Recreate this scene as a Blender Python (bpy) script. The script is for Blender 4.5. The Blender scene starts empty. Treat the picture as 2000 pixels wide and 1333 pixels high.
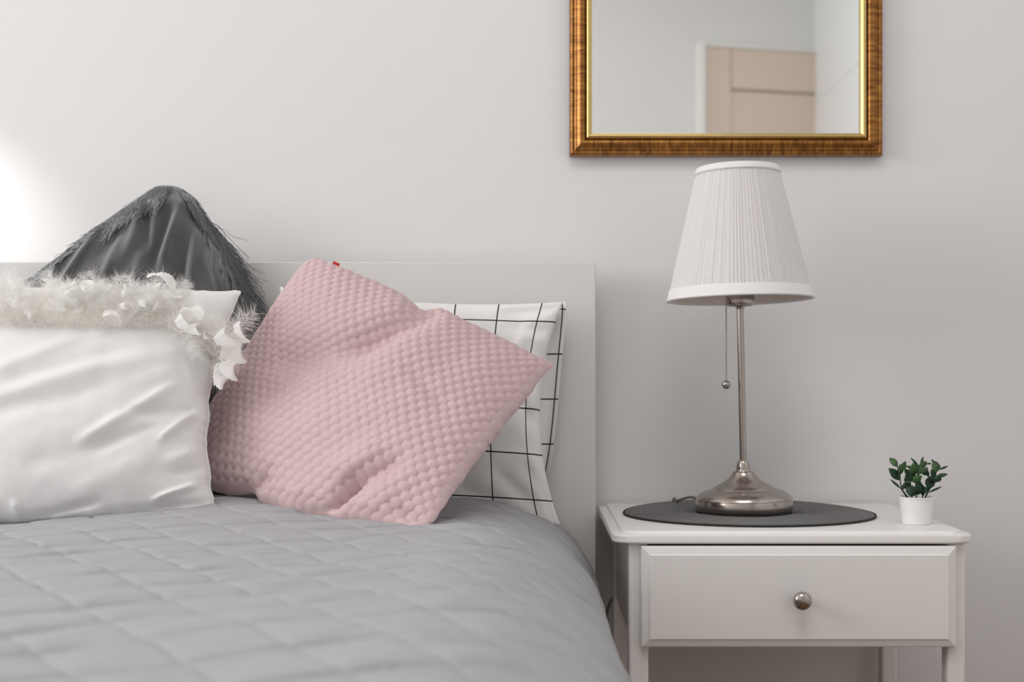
import bpy, bmesh, math, random
import numpy as np
from mathutils import Vector, Matrix, noise as mnoise

S = bpy.context.scene
C = S.collection
random.seed(7)
rng = np.random.default_rng(11)
PI = math.pi

# ------------------------------------------------------------------ camera, light, exposure
F, CX, CY, CAMZ = 2640.0, 1030.0, 718.0, 0.80      # focal length and vanishing point in 2000x1333 pixels
cam_d = bpy.data.cameras.new('camera')
cam = bpy.data.objects.new('camera', cam_d)
C.objects.link(cam)
cam.location = (0, 0, CAMZ)
cam.rotation_euler = (PI / 2, 0, 0)
cam_d.sensor_width = 36
cam_d.lens = F / 2000 * 36
cam_d.shift_x = (1000 - CX) / 2000
cam_d.shift_y = (CY - 666.5) / 2000
cam_d.clip_start = 0.02
cam_d.dof.use_dof = True
cam_d.dof.focus_distance = 1.86
cam_d.dof.aperture_fstop = 3.9
S.camera = cam

world = bpy.data.worlds.new('world')
S.world = world
world.use_nodes = True
world.node_tree.nodes['Background'].inputs[0].default_value = (0.85, 0.92, 1, 1)
world.node_tree.nodes['Background'].inputs[1].default_value = 1.0

S.view_settings.view_transform = 'Standard'
S.view_settings.look = 'None'
S.view_settings.gamma = 1
S.view_settings.use_curve_mapping = False
S.view_settings.exposure = 0.0
S.cycles.max_bounces = 10
S.cycles.diffuse_bounces = 6
S.cycles.glossy_bounces = 4
S.cycles.caustics_reflective = False
S.cycles.caustics_refractive = False


def area(name, loc, target, sx, sy, power, col=(1, 1, 1)):
    d = bpy.data.lights.new(name, 'AREA')
    d.shape = 'RECTANGLE'
    d.size, d.size_y, d.energy, d.color = sx, sy, power, col
    o = bpy.data.objects.new(name, d)
    C.objects.link(o)
    o.location = loc
    o.rotation_euler = (Vector(target) - Vector(loc)).to_track_quat('-Z', 'Y').to_euler()
    return o


area('window_daylight', (-2.86, 0.85, 1.70), (0.0, 1.0, 1.5), 1.40, 1.35, 48.0, (0.97, 0.985, 1.0))
area('ceiling_fill', (0.05, 0.60, 2.55), (0.05, 0.60, 0), 1.0, 1.0, 12.5, (0.985, 0.99, 1.0))  # added fill light under the ceiling, not a lamp of the room
sp = bpy.data.lights.new('wall_glow_spot', 'SPOT')  # added spot out of view for the bright wall patch, without a fixture
sp.energy, sp.spot_size, sp.spot_blend, sp.shadow_soft_size = 19.0, math.radians(30), 1.0, 0.02
spo = bpy.data.objects.new('wall_glow_spot', sp)
C.objects.link(spo)
spo.location = (-1.35, 1.75, 1.35)
spo.rotation_euler = (Vector((-0.965, 2.2, 1.06)) - Vector(spo.location)).to_track_quat('-Z', 'Y').to_euler()


# ------------------------------------------------------------------ helpers
def P(px, py, D):
    return np.array([(px - CX) / F * D, D, CAMZ - (py - CY) / F * D])


def proj(p):
    return CX + p[..., 0] / p[..., 1] * F, CY - (p[..., 2] - CAMZ) / p[..., 1] * F


def lin(r, g, b):
    f = lambda c: (c / 255 / 12.92) if c / 255 <= 0.04045 else ((c / 255 + 0.055) / 1.055) ** 2.4
    return (f(r), f(g), f(b), 1)


def mat(name, col, rough=0.6, metal=0.0, sheen=0.0, bump=None, bscale=500, bstr=0.1, trans=0.0, coat=0.0, spec=0.5,
        vary=0.0, vscale=6):
    m = bpy.data.materials.new(name)
    m.use_nodes = True
    nt = m.node_tree
    b = nt.nodes['Principled BSDF']
    b.inputs['Base Color'].default_value = col
    b.inputs['Roughness'].default_value = rough
    b.inputs['Metallic'].default_value = metal
    b.inputs['Sheen Weight'].default_value = sheen
    b.inputs['Coat Weight'].default_value = coat
    b.inputs['Specular IOR Level'].default_value = spec
    tc = nt.nodes.new('ShaderNodeTexCoord')
    if vary:
        n = nt.nodes.new('ShaderNodeTexNoise')
        n.inputs['Scale'].default_value = vscale
        n.inputs['Detail'].default_value = 5
        nt.links.new(tc.outputs['Object'], n.inputs['Vector'])
        mx = nt.nodes.new('ShaderNodeMix')
        mx.data_type = 'RGBA'
        mx.inputs['A'].default_value = tuple(c * (1 - vary) for c in col[:3]) + (1,)
        mx.inputs['B'].default_value = tuple(min(1, c * (1 + vary)) for c in col[:3]) + (1,)
        nt.links.new(n.outputs['Fac'], mx.inputs['Factor'])
        nt.links.new(mx.outputs['Result'], b.inputs['Base Color'])
    if bump:
        if bump == 'noise':
            n = nt.nodes.new('ShaderNodeTexNoise')
            n.inputs['Scale'].default_value = bscale
            n.inputs['Detail'].default_value = 3
            out = n.outputs['Fac']
        else:
            n = nt.nodes.new('ShaderNodeTexVoronoi')
            n.inputs['Scale'].default_value = bscale
            out = n.outputs['Distance']
        nt.links.new(tc.outputs['Object'], n.inputs['Vector'])
        bp = nt.nodes.new('ShaderNodeBump')
        bp.inputs['Strength'].default_value = bstr
        bp.inputs['Distance'].default_value = 0.001
        nt.links.new(out, bp.inputs['Height'])
        nt.links.new(bp.outputs['Normal'], b.inputs['Normal'])
    if trans:
        t = nt.nodes.new('ShaderNodeBsdfTranslucent')
        t.inputs['Color'].default_value = col
        ms = nt.nodes.new('ShaderNodeMixShader')
        ms.inputs['Fac'].default_value = trans
        nt.links.new(b.outputs[0], ms.inputs[1])
        nt.links.new(t.outputs[0], ms.inputs[2])
        nt.links.new(ms.outputs[0], nt.nodes['Material Output'].inputs['Surface'])
    return m


def link(name, me, m=None, parent=None, kind=None, smooth=False):
    o = bpy.data.objects.new(name, me)
    C.objects.link(o)
    if m:
        me.materials.append(m)
    if smooth:
        me.polygons.foreach_set('use_smooth', [True] * len(me.polygons))
    if parent:
        o.parent = parent
        # children are written in world coordinates unless the parent carries a rotation of its own
        if not parent.get('local'):
            o.matrix_parent_inverse = parent_world(parent).inverted()
    if kind:
        o['kind'] = kind
    return o


def parent_world(o):
    m = o.matrix_basis.copy()
    if o.parent:
        m = parent_world(o.parent) @ o.matrix_parent_inverse @ m
    return m


def obj(name, bm, m=None, parent=None, kind=None, smooth=False):
    bmesh.ops.recalc_face_normals(bm, faces=bm.faces[:])
    me = bpy.data.meshes.new(name)
    bm.to_mesh(me)
    bm.free()
    return link(name, me, m, parent, kind, smooth)


def pyobj(name, v, f, m=None, parent=None, kind=None, smooth=False, uv=None):
    me = bpy.data.meshes.new(name)
    me.from_pydata([tuple(map(float, a)) for a in v], [], [tuple(map(int, a)) for a in f])
    if uv is not None:
        lay = me.uv_layers.new(name='UVMap')
        idx = np.empty(len(me.loops), dtype=np.int32)
        me.loops.foreach_get('vertex_index', idx)
        lay.data.foreach_set('uv', np.asarray(uv, dtype=np.float32)[idx].ravel())
    me.update()
    return link(name, me, m, parent, kind, smooth)


def thing(name, label, cat, loc=(0, 0, 0), group=None, local=False):
    o = bpy.data.objects.new(name, None)
    C.objects.link(o)
    o.empty_display_size = 0.05
    o.location = loc
    tag(o, label, cat, group)
    if local:
        o['local'] = 1
    return o


def tag(o, label, cat, group=None):
    o['label'] = label
    o['category'] = cat
    if group:
        o['group'] = group


def box(bm, x0, x1, y0, y1, z0, z1, bev=0.0, seg=2):
    r = bmesh.ops.create_cube(bm, size=1.0)
    vs = r['verts']
    for v in vs:
        v.co = Vector((x0 + (v.co.x + .5) * (x1 - x0), y0 + (v.co.y + .5) * (y1 - y0), z0 + (v.co.z + .5) * (z1 - z0)))
    if bev:
        es = list({e for v in vs for e in v.link_edges})
        bmesh.ops.bevel(bm, geom=es, offset=bev, segments=seg, profile=0.6, affect='EDGES')
    return bm


def boxobj(name, dims, m, parent=None, bev=0.0, seg=2, kind=None, smooth=False):
    return obj(name, box(bmesh.new(), *dims, bev, seg), m, parent, kind, smooth)


def lathe(bm, prof, n=64, cx=0, cy=0, z0=0, axis='Z', wob=None):
    rings = []
    for r, z in prof:
        ring = []
        for i in range(n):
            a = 2 * PI * i / n
            rr = r + (wob(a, r, z) if wob else 0)
            if axis == 'Z':
                co = (cx + rr * math.cos(a), cy + rr * math.sin(a), z0 + z)
            else:                                   # axis -Y: z runs towards the camera
                co = (cx + rr * math.cos(a), cy - z, z0 + rr * math.sin(a))
            ring.append(bm.verts.new(co))
        rings.append(ring)
    for a, b in zip(rings, rings[1:]):
        for i in range(n):
            j = (i + 1) % n
            bm.faces.new((a[i], a[j], b[j], b[i]))
    return rings


def cap(bm, ring):
    bm.faces.new(ring)


def tube_arrays(pts, r, n=6, closed_ends=True):
    pts = [Vector(p) for p in pts]
    V, Fc = [], []
    N = len(pts)
    up = Vector((0.13, 0.31, 0.94)).normalized()
    for i, p in enumerate(pts):
        t = (pts[min(i + 1, N - 1)] - pts[max(i - 1, 0)]).normalized()
        a = t.cross(up)
        if a.length < 1e-4:
            a = t.cross(Vector((1, 0, 0)))
        a.normalize()
        b = t.cross(a)
        rr = r[i] if hasattr(r, '__len__') else r
        for k in range(n):
            q = 2 * PI * k / n
            V.append(p + a * rr * math.cos(q) + b * rr * math.sin(q))
    for i in range(N - 1):
        for k in range(n):
            k2 = (k + 1) % n
            Fc.append((i * n + k, i * n + k2, (i + 1) * n + k2, (i + 1) * n + k))
    if closed_ends and n > 2:
        Fc.append(tuple(range(n))[::-1])
        Fc.append(tuple((N - 1) * n + k for k in range(n)))
    return V, Fc


def smooth_path(pts, k=8):
    pts = [Vector(p) for p in pts]
    out = []
    for i in range(len(pts) - 1):
        p0, p1, p2, p3 = pts[max(i - 1, 0)], pts[i], pts[i + 1], pts[min(i + 2, len(pts) - 1)]
        for j in range(k):
            t = j / k
            out.append(0.5 * ((2 * p1) + (p2 - p0) * t + (2 * p0 - 5 * p1 + 4 * p2 - p3) * t * t
                              + (3 * p1 - p0 - 3 * p2 + p3) * t ** 3))
    out.append(pts[-1])
    return out


def vnoise(x, y, scale, seed=0, octaves=2):
    """smooth value noise on arrays"""
    out = np.zeros_like(x)
    amp, tot = 1.0, 0.0
    for o in range(octaves):
        X, Y = x * scale * 2 ** o + seed * 17.3, y * scale * 2 ** o + seed * 9.1
        xi, yi = np.floor(X).astype(int), np.floor(Y).astype(int)
        fx, fy = X - xi, Y - yi
        fx, fy = fx * fx * (3 - 2 * fx), fy * fy * (3 - 2 * fy)
        h = lambda a, b: np.modf(np.abs(np.sin(a * 127.1 + b * 311.7 + seed * 74.7 + o * 13.7) * 43758.5453))[0]
        out += amp * ((h(xi, yi) * (1 - fx) + h(xi + 1, yi) * fx) * (1 - fy)
                      + (h(xi, yi + 1) * (1 - fx) + h(xi + 1, yi + 1) * fx) * fy - 0.5)
        tot += amp
        amp *= 0.5
    return out / tot * 2


# ------------------------------------------------------------------ materials
M_wall = mat('wall_paint', lin(228, 226, 226), 0.85, bump='noise', bscale=260, bstr=0.05, spec=0.2)
M_ceil = mat('ceiling_paint', lin(238, 236, 232), 0.9)
M_door = mat('door_paint', lin(222, 205, 190), 0.5)
M_trim = mat('white_trim_paint', lin(238, 236, 232), 0.5)
M_panel = mat('white_wardrobe_paint', lin(236, 238, 238), 0.5)
M_head = mat('white_foil_headboard', lin(219, 217, 214), 0.42, spec=0.4)
M_stand = mat('white_lacquer', lin(236, 233, 231), 0.33, spec=0.5)
M_nickel = mat('brushed_nickel', lin(172, 164, 157), 0.22, metal=1.0, bump='noise', bscale=900, bstr=0.02)
M_black = mat('black_rubber', lin(22, 22, 22), 0.6)
M_mat = mat('dark_grey_woven_vinyl', lin(112, 111, 111), 0.5, bump='vor', bscale=420, bstr=0.5, spec=0.4)
M_cord = mat('clear_grey_cord', lin(120, 115, 108), 0.45)
M_pot = mat('white_plastic', lin(240, 240, 238), 0.35)
M_soil = mat('dark_soil', lin(58, 50, 42), 0.95, bump='noise', bscale=300, bstr=0.8)
M_leaf = mat('green_leaf', lin(58, 92, 48), 0.45, vary=0.35, vscale=60, trans=0.1)
M_leaf2 = mat('dark_green_leaf', lin(34, 66, 42), 0.45, vary=0.35, vscale=60, trans=0.1)
M_stem = mat('dark_green_stem', lin(42, 58, 38), 0.6)
M_quilt = mat('grey_quilted_cotton', lin(164, 163, 166), 0.9, sheen=0.1, bump='noise', bscale=900, bstr=0.25, spec=0.2)
M_pink = mat('pink_plush', lin(206, 179, 180), 0.95, sheen=0.15, bump='noise', bscale=1500, bstr=0.35, spec=0.15)
M_white = mat('white_cotton', lin(224, 223, 222), 0.9, sheen=0.1, bump='noise', bscale=1400, bstr=0.12, spec=0.2)
M_velvet = mat('dark_grey_velvet', lin(88, 87, 88), 0.75, sheen=0.7, bump='noise', bscale=900, bstr=0.2, spec=0.2)
M_fringe = mat('dark_grey_thread', lin(132, 133, 136), 0.38, spec=0.8)
M_feather = mat('white_feather', lin(254, 253, 251), 0.8, trans=0.6, spec=0.2)
M_down = mat('cream_down', lin(254, 251, 246), 0.9, trans=0.6, spec=0.1)
M_shade = mat('white_pleated_fabric', lin(248, 247, 247), 0.85, trans=0.4, spec=0.2)
M_band = mat('white_fabric_band', lin(246, 245, 245), 0.85, trans=0.2, spec=0.2)
M_bulb = mat('frosted_bulb', lin(240, 236, 226), 0.3)
M_red = mat('red_ribbon', lin(190, 40, 45), 0.7)
M_mirror = mat('mirror_silver', (0.93, 0.94, 0.94, 1), 0.0, metal=1.0)
M_gold = mat('pale_gold_leaf', lin(206, 178, 116), 0.28, metal=0.9, bump='noise', bscale=500, bstr=0.05)
M_floor = mat('oak_floor', lin(132, 98, 70), 0.4, vary=0.15, vscale=8)
M_matt = mat('mattress_ticking', lin(225, 224, 220), 0.9)


def frame_material():
    m = bpy.data.materials.new('antique_gold_wood')
    m.use_nodes = True
    nt = m.node_tree
    b = nt.nodes['Principled BSDF']
    uv = nt.nodes.new('ShaderNodeTexCoord')
    mp = nt.nodes.new('ShaderNodeMapping')
    mp.inputs['Scale'].default_value = (170, 22, 1)
    n = nt.nodes.new('ShaderNodeTexNoise')
    n.inputs['Scale'].default_value = 1.0
    n.inputs['Detail'].default_value = 5
    n.inputs['Distortion'].default_value = 0.9
    r = nt.nodes.new('ShaderNodeValToRGB')
    r.color_ramp.elements[0].position = 0.28
    r.color_ramp.elements[0].color = lin(96, 54, 16)
    r.color_ramp.elements[1].position = 0.72
    r.color_ramp.elements[1].color = lin(182, 126, 62)
    nt.links.new(uv.outputs['UV'], mp.inputs['Vector'])
    nt.links.new(mp.outputs['Vector'], n.inputs['Vector'])
    nt.links.new(n.outputs['Fac'], r.inputs['Fac'])
    nt.links.new(r.outputs['Color'], b.inputs['Base Color'])
    b.inputs['Metallic'].default_value = 0.65
    b.inputs['Roughness'].default_value = 0.3
    return m


M_frame = frame_material()


def check_material():
    m = bpy.data.materials.new('white_cotton_black_check')
    m.use_nodes = True
    nt = m.node_tree
    b = nt.nodes['Principled BSDF']
    b.inputs['Roughness'].default_value = 0.9
    b.inputs['Specular IOR Level'].default_value = 0.2
    uv = nt.nodes.new('ShaderNodeUVMap')
    sep = nt.nodes.new('ShaderNodeSeparateXYZ')
    nt.links.new(uv.outputs['UV'], sep.inputs[0])

    def mth(op, a, v):
        k = nt.nodes.new('ShaderNodeMath')
        k.operation = op
        nt.links.new(a, k.inputs[0])
        if isinstance(v, (int, float)):
            k.inputs[1].default_value = v
        else:
            nt.links.new(v, k.inputs[1])
        return k.outputs[0]
    res = []
    for ax, w in (('X', 0.0155), ('Y', 0.0155)):       # uv is in units of one check
        fr = mth('FRACT', sep.outputs[ax], 0)
        d = mth('ABSOLUTE', mth('SUBTRACT', fr, 0.5), 0)
        res.append(mth('LESS_THAN', d, w))
    f = mth('MAXIMUM', res[0], res[1])
    mx = nt.nodes.new('ShaderNodeMix')
    mx.data_type = 'RGBA'
    mx.inputs['A'].default_value = lin(238, 236, 235)
    mx.inputs['B'].default_value = lin(34, 36, 40)
    nt.links.new(f, mx.inputs['Factor'])
    nt.links.new(mx.outputs['Result'], b.inputs['Base Color'])
    return m


M_check = check_material()

# ------------------------------------------------------------------ room
WALL = 2.20
XR, XL = 1.16, -3.00
ZC = 2.60
boxobj('wall_front', (XL - .1, XR + .1, WALL, WALL + .1, 0, ZC), M_wall, kind='structure')
boxobj('wall_right', (XR, XR + .1, -1.3, WALL, 0, ZC), M_panel, kind='structure')
boxobj('trim_1', (XR - .0015, XR, -1.2, 1.2, 1.861, 1.865), mat('groove_grey', lin(222, 223, 223), 0.6), kind='structure')
boxobj('floor', (XL - .1, XR + .1, -1.4, WALL + .1, -.1, 0), M_floor, kind='structure')
boxobj('ceiling', (XL - .1, XR + .1, -1.4, WALL + .1, ZC, ZC + .1), M_ceil, kind='structure')
# left wall with its window opening
bm = bmesh.new()
WY0, WY1, WZ0, WZ1 = 0.12, 1.58, 1.00, 2.40
box(bm, XL - .1, XL, -1.4, WY0, 0, ZC)
box(bm, XL - .1, XL, WY1, WALL, 0, ZC)
box(bm, XL - .1, XL, WY0, WY1, 0, WZ0)
box(bm, XL - .1, XL, WY0, WY1, WZ1, ZC)
obj('wall_left', bm, M_wall, kind='structure')
w1 = bpy.data.objects.new('window_1', None)
C.objects.link(w1)
w1.location = (XL, (WY0 + WY1) / 2, WZ0)
w1['kind'] = 'structure'
for (a, b_, c, d) in ((WY0, WY1, WZ0, WZ0 + .05), (WY0, WY1, WZ1 - .05, WZ1), (WY0, WY0 + .05, WZ0 + .05, WZ1 - .05),
                      (WY1 - .05, WY1, WZ0 + .05, WZ1 - .05), (.825, .875, WZ0 + .05, WZ1 - .05)):
    boxobj('window_frame', (XL - .07, XL - .01, a, b_, c, d), M_trim, w1, 0.004)
Mg = bpy.data.materials.new('window_glass')
Mg.use_nodes = True
g = Mg.node_tree.nodes['Principled BSDF']
g.inputs['Transmission Weight'].default_value = 1
g.inputs['Roughness'].default_value = 0
g.inputs['IOR'].default_value = 1.02
for a, b_ in ((WY0 + .05, .825), (.875, WY1 - .05)):
    boxobj('pane', (XL - .042, XL - .036, a, b_, WZ0 + .05, WZ1 - .05), Mg, w1)

# the wall behind the camera stands askew; the mirror shows its door
DL, DR = Vector((0.675, -0.95, 0)), Vector((1.158, -1.07, 0))
wd = (DR - DL).normalized()
wn = Vector((-wd.y, wd.x, 0))            # towards the room
if wn.y < 0:
    wn = -wn


def onwall(s, dpt, z):
    return DL + wd * s + wn * dpt + Vector((0, 0, z))


def wallbox(bm, s0, s1, d0, d1, z0, z1, bev=0.0):
    r = bmesh.ops.create_cube(bm, size=1.0)
    for v in r['verts']:
        v.co = onwall(s0 + (v.co.x + .5) * (s1 - s0), d0 + (v.co.y + .5) * (d1 - d0), z0 + (v.co.z + .5) * (z1 - z0))
    if bev:
        bmesh.ops.bevel(bm, geom=list({e for v in r['verts'] for e in v.link_edges}), offset=bev, segments=2, affect='EDGES')
    return bm


obj('wall_back', wallbox(bmesh.new(), -3.95, .62, -.12, -.02, 0, ZC), mat('back_wall_paint', lin(230, 229, 227), .85), kind='structure')
d1 = bpy.data.objects.new('door_1', None)
C.objects.link(d1)
d1.location = onwall(.4, 0, 0)
d1['kind'] = 'structure'
DT = 2.08
obj('door_casing', wallbox(bmesh.new(), -.006, .022, -.02, .022, 0, DT, .003), M_trim, d1)
obj('door_casing', wallbox(bmesh.new(), .022, .60, -.02, .010, DT - .014, DT, .003), M_trim, d1)
obj('door_stile', wallbox(bmesh.new(), .024, .135, -.02, .004, .01, DT - .015, .003), M_door, d1)
obj('door_rail', wallbox(bmesh.new(), .137, .60, -.02, .004, DT - .175, DT - .015, .003), M_door, d1)
obj('door_panel', wallbox(bmesh.new(), .137, .60, -.02, -.004, .01, DT - .183), M_door, d1)

# ------------------------------------------------------------------ bed
HB_Y0, HB_Y1 = 2.120, 2.160
HB_X1 = (1163.5 - CX) / F * HB_Y0
HB_X0 = HB_X1 - 1.76
HB_Z = CAMZ - (512 - CY) / F * HB_Y0
bed = thing('bed', 'white panel bed with a plain flat headboard against the wall', 'bed', ((HB_X0 + HB_X1) / 2, 1.1, 0))
boxobj('headboard', (HB_X0, HB_X1, HB_Y0, HB_Y1, 0, HB_Z), M_head, bed, 0.0022, 3)
boxobj('side_rail', (HB_X1 - .045, HB_X1 - .015, .24, HB_Y0, .10, .38), M_head, bed, 0.003)
boxobj('side_rail', (HB_X0 + .015, HB_X0 + .045, .24, HB_Y0, .10, .38), M_head, bed, 0.003)
boxobj('footboard', (HB_X0 + .015, HB_X1 - .015, .21, .24, 0, .38), M_head, bed, 0.003)
boxobj('slatted_base', (HB_X0 + .045, HB_X1 - .045, .24, HB_Y0, .26, .30), M_matt, bed, 0.003)
mt = boxobj('mattress', (HB_X0 + .10, HB_X1 - .115, .36, HB_Y0 - .012, .301, .555), M_matt, None, 0.05, 4, smooth=True)
tag(mt, 'pale mattress lying on the bed base under the grey quilt', 'mattress')

# ------------------------------------------------------------------ quilt
QZ = 0.600
EDGE = 0.100                 # x of the hanging right side
SA, SB = 0.20, 0.16          # shoulder half axes
prof = []                    # (x, z, arc)
for k in range(12):          # left drop, coarse
    prof.append((HB_X0 + .005, .26 + (QZ - SB - .26) * k / 12))
for k in range(12):
    a = PI / 2 * k / 12
    prof.append((HB_X0 + .005 + SA * (1 - math.cos(a)), QZ - SB + SB * math.sin(a)))
for x in np.linspace(HB_X0 + .005 + SA, -1.0, 12, endpoint=False):
    prof.append((x, QZ))
for x in np.arange(-1.0, EDGE - SA, .0036):
    prof.append((x, QZ))
for k in range(80):
    a = PI / 2 * k / 80
    prof.append((EDGE - SA + SA * math.sin(a), QZ - SB + SB * math.cos(a)))
for z in np.linspace(QZ - SB, .24, 60):
    prof.append((EDGE, z))
prof = np.array(prof)
arc = np.concatenate([[0], np.cumsum(np.hypot(np.diff(prof[:, 0]), np.diff(prof[:, 1])))])
arc -= np.interp(0.0, prof[24:-64, 0], arc[24:-64])
ys = np.concatenate([np.arange(2.108, .75, -.0036), np.arange(.75, .40, -.005)])
A, Yg = np.meshgrid(arc, ys)
X0 = np.broadcast_to(prof[:, 0], A.shape).copy()
Z0 = np.broadcast_to(prof[:, 1], A.shape).copy()
tx = np.gradient(prof[:, 0])
tz = np.gradient(prof[:, 1])
tl = np.hypot(tx, tz)
nx, nz = -tz / tl, tx / tl
# diamond stitching: two families of straight seams
WARP = 0.006 * vnoise(A, Yg, 7, 3, 2)


def seam(dx, dy, sp, off):
    L = math.hypot(dx, dy)
    q = ((A * dy - Yg * dx) / L + WARP) / sp + off
    return np.abs(q - np.round(q)) * sp


dA, dB = seam(0.87, 0.49, .080, .12), seam(0.57, -0.82, .074, .35)
wA = np.exp(-(dA / .0034) ** 2) * (.75 + .5 * vnoise(A, Yg, 9, 31, 1))
wB = np.exp(-(dB / .0036) ** 2) * .5
puff = np.minimum(dA, dB) / .04
disp = -0.0046 * np.maximum(wA, wB) + 0.0022 * np.sqrt(np.clip(puff, 0, 1))
rot = A * .57 - Yg * .82
rot2 = A * .82 + Yg * .57
disp += 0.0036 * vnoise(rot * 3.2, rot2, 11, 5, 3)          # small puckers along the seams
disp += 0.0022 * vnoise(A * .28, Yg + .25 * A, 26, 15, 2)
disp += 0.006 * vnoise(A, Yg, 3.0, 8, 2)
side = np.clip((A - np.interp(EDGE - SA, prof[24:, 0], arc[24:])) / .30, 0, 1)
disp += side * 0.008 * vnoise(A * .3, Yg + .3 * A, 20, 9, 2)        # folds hanging over the edge
Xq = X0 + nx * disp
Zq = Z0 + nz * disp
Zq -= 0.014 * np.exp(-((Yg - 1.79) / .16) ** 2) * np.exp(-((X0 + .76) / .20) ** 2)
Zq += 0.010 * np.exp(-((Yg - 1.86) / .10) ** 2) * np.exp(-((X0 + .42) / .16) ** 2)
nr, nc = A.shape
V = np.stack([Xq, Yg, Zq], -1).reshape(-1, 3)
rows = [V.reshape(nr, nc, 3)]
last = rows[0][-1]
for k in range(1, 12):                                      # the foot end turns down
    a = PI / 2 * k / 11
    r = last.copy()
    r[:, 1] = .40 - .18 * math.sin(a)
    r[:, 2] = .24 + (last[:, 2] - .24) * (math.cos(a) * .45 + .55)
    rows.append(r[None])
r = rows[-1][0].copy()
r[:, 2] = .24 + (r[:, 2] - .24) * .02
r[:, 1] = .205
rows.append(r[None])
G = np.concatenate(rows, 0)
nr = G.shape[0]
idx = np.arange(nr * nc).reshape(nr, nc)
Fq = np.stack([idx[:-1, :-1], idx[:-1, 1:], idx[1:, 1:], idx[1:, :-1]], -1).reshape(-1, 4)
quilt = pyobj('quilt', G.reshape(-1, 3), Fq, M_quilt, smooth=True)
sm = quilt.modifiers.new('thick', 'SOLIDIFY')
sm.thickness = 0.006
sm.offset = -1
tag(quilt, 'pale grey quilted bedspread with diamond stitching drawn over the bed', 'bedspread')


# ------------------------------------------------------------------ cushions
def pillow(corners, T, bows, n, back_n=50, creases=(), p=0.5, wr=0.0, wscale=6, seed=1, bob=None, pinch=0.0, backT=None,
           edge_wr=0.0, rnd=(), pulls=()):
    """corners: TL, TR, BR, BL in 3D; bows: inward bow of top, right, bottom, left edges.
    Returns front grid, back grid, normal."""
    TL, TR, BR, BL = [np.asarray(c, float) for c in corners]
    nrm = np.cross(BR - TL, TR - BL)
    nrm /= np.linalg.norm(nrm)
    if nrm[1] > 0:
        nrm = -nrm

    def base(N):
        s = np.linspace(-1, 1, N)
        s = np.sin(s * PI / 2) * .72 + s * .28
        U, Vv = np.meshgrid(s, s)
        bu = bows[3] + (bows[1] - bows[3]) * (U + 1) / 2
        bv = bows[2] + (bows[0] - bows[2]) * (Vv + 1) / 2
        u = U * (1 - bu * (1 - Vv ** 2) * np.abs(U))
        v = Vv * (1 - bv * (1 - U ** 2) * np.abs(Vv))
        if edge_wr:
            e = np.maximum(np.abs(U), np.abs(Vv)) ** 6
            u = u + edge_wr * e * vnoise(Vv * 3, U * .3, 4, seed + 5)
            v = v + edge_wr * e * vnoise(U * 3, Vv * .3, 4, seed + 6)
        for (su, sv, c) in rnd:
            mm = (U * su + Vv * sv) / 2
            ex_ = np.clip(mm - (1 - c), 0, None)
            cutb = ex_ - c * .45 * np.tanh(ex_ / c)
            u, v = u - su * cutb, v - sv * cutb
        a, b = ((u + 1) / 2)[..., None], ((v + 1) / 2)[..., None]
        Q = (BL * (1 - a) + BR * a) * (1 - b) + (TL * (1 - a) + TR * a) * b
        qx, qy = proj(Q)
        for (x, y, ddx, ddy, w) in pulls:
            k = np.exp(-((qx - x) ** 2 + (qy - y) ** 2) / w ** 2)
            Q[..., 0] += k * ddx * Q[..., 1] / F
            Q[..., 2] -= k * ddy * Q[..., 1] / F
        h = np.clip((1 - U ** 2), 0, 1) ** p * np.clip((1 - Vv ** 2), 0, 1) ** p
        return Q, h, U, Vv

    Q, h, U, Vv = base(n)
    fade = np.clip(1 - np.maximum(np.abs(U), np.abs(Vv)), 0, 1)
    fade = np.clip(fade / .10, 0, 1) ** .7
    front = Q + (h * T)[..., None] * nrm
    px, py = proj(front)
    d = np.zeros_like(px)
    for (x0, y0, x1, y1, amp, w) in creases:
        L2 = (x1 - x0) ** 2 + (y1 - y0) ** 2
        t = np.clip(((px - x0) * (x1 - x0) + (py - y0) * (y1 - y0)) / L2, -0.15, 1.15)
        dx, dy = px - (x0 + t * (x1 - x0)), py - (y0 + t * (y1 - y0))
        taper = np.clip(1 - ((t - .5) / .68) ** 4, 0, 1)
        d += amp * np.exp(-((dx ** 2 + dy ** 2) / w ** 2)) * (.25 + .75 * taper)
    d *= np.maximum(fade, .12)
    if wr:
        d += wr * fade * vnoise(U, Vv, wscale, seed, 3)
    front = front + d[..., None] * nrm
    if bob:
        gu = np.gradient(front, axis=1)
        gv = np.gradient(front, axis=0)
        nn = np.cross(gu, gv)
        nn /= np.maximum(np.linalg.norm(nn, axis=-1, keepdims=True), 1e-9)
        if (nn @ nrm).mean() < 0:
            nn = -nn
        front = front + (bob(U, Vv) * np.clip(fade * 1.2, .25, 1))[..., None] * nn
    Qb, hb, _, _ = base(back_n)
    back = Qb - (hb * (backT or T))[..., None] * nrm
    return front, back, nrm, (U, Vv)


def pillow_mesh(name, front, back, m, parent=None, uvf=None, uvb=None):
    n, k = front.shape[0], back.shape[0]
    iF = np.arange(n * n).reshape(n, n)
    iB = np.arange(k * k).reshape(k, k) + n * n
    f1 = np.stack([iF[:-1, :-1], iF[:-1, 1:], iF[1:, 1:], iF[1:, :-1]], -1).reshape(-1, 4)
    f2 = np.stack([iB[:-1, :-1], iB[1:, :-1], iB[1:, 1:], iB[:-1, 1:]], -1).reshape(-1, 4)
    v = np.concatenate([front.reshape(-1, 3), back.reshape(-1, 3)])
    uv = None
    if uvf is not None:
        uv = np.concatenate([uvf.reshape(-1, 2), uvb.reshape(-1, 2)])
    return pyobj(name, v, np.concatenate([f1, f2]), m, parent, smooth=True, uv=uv)


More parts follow.
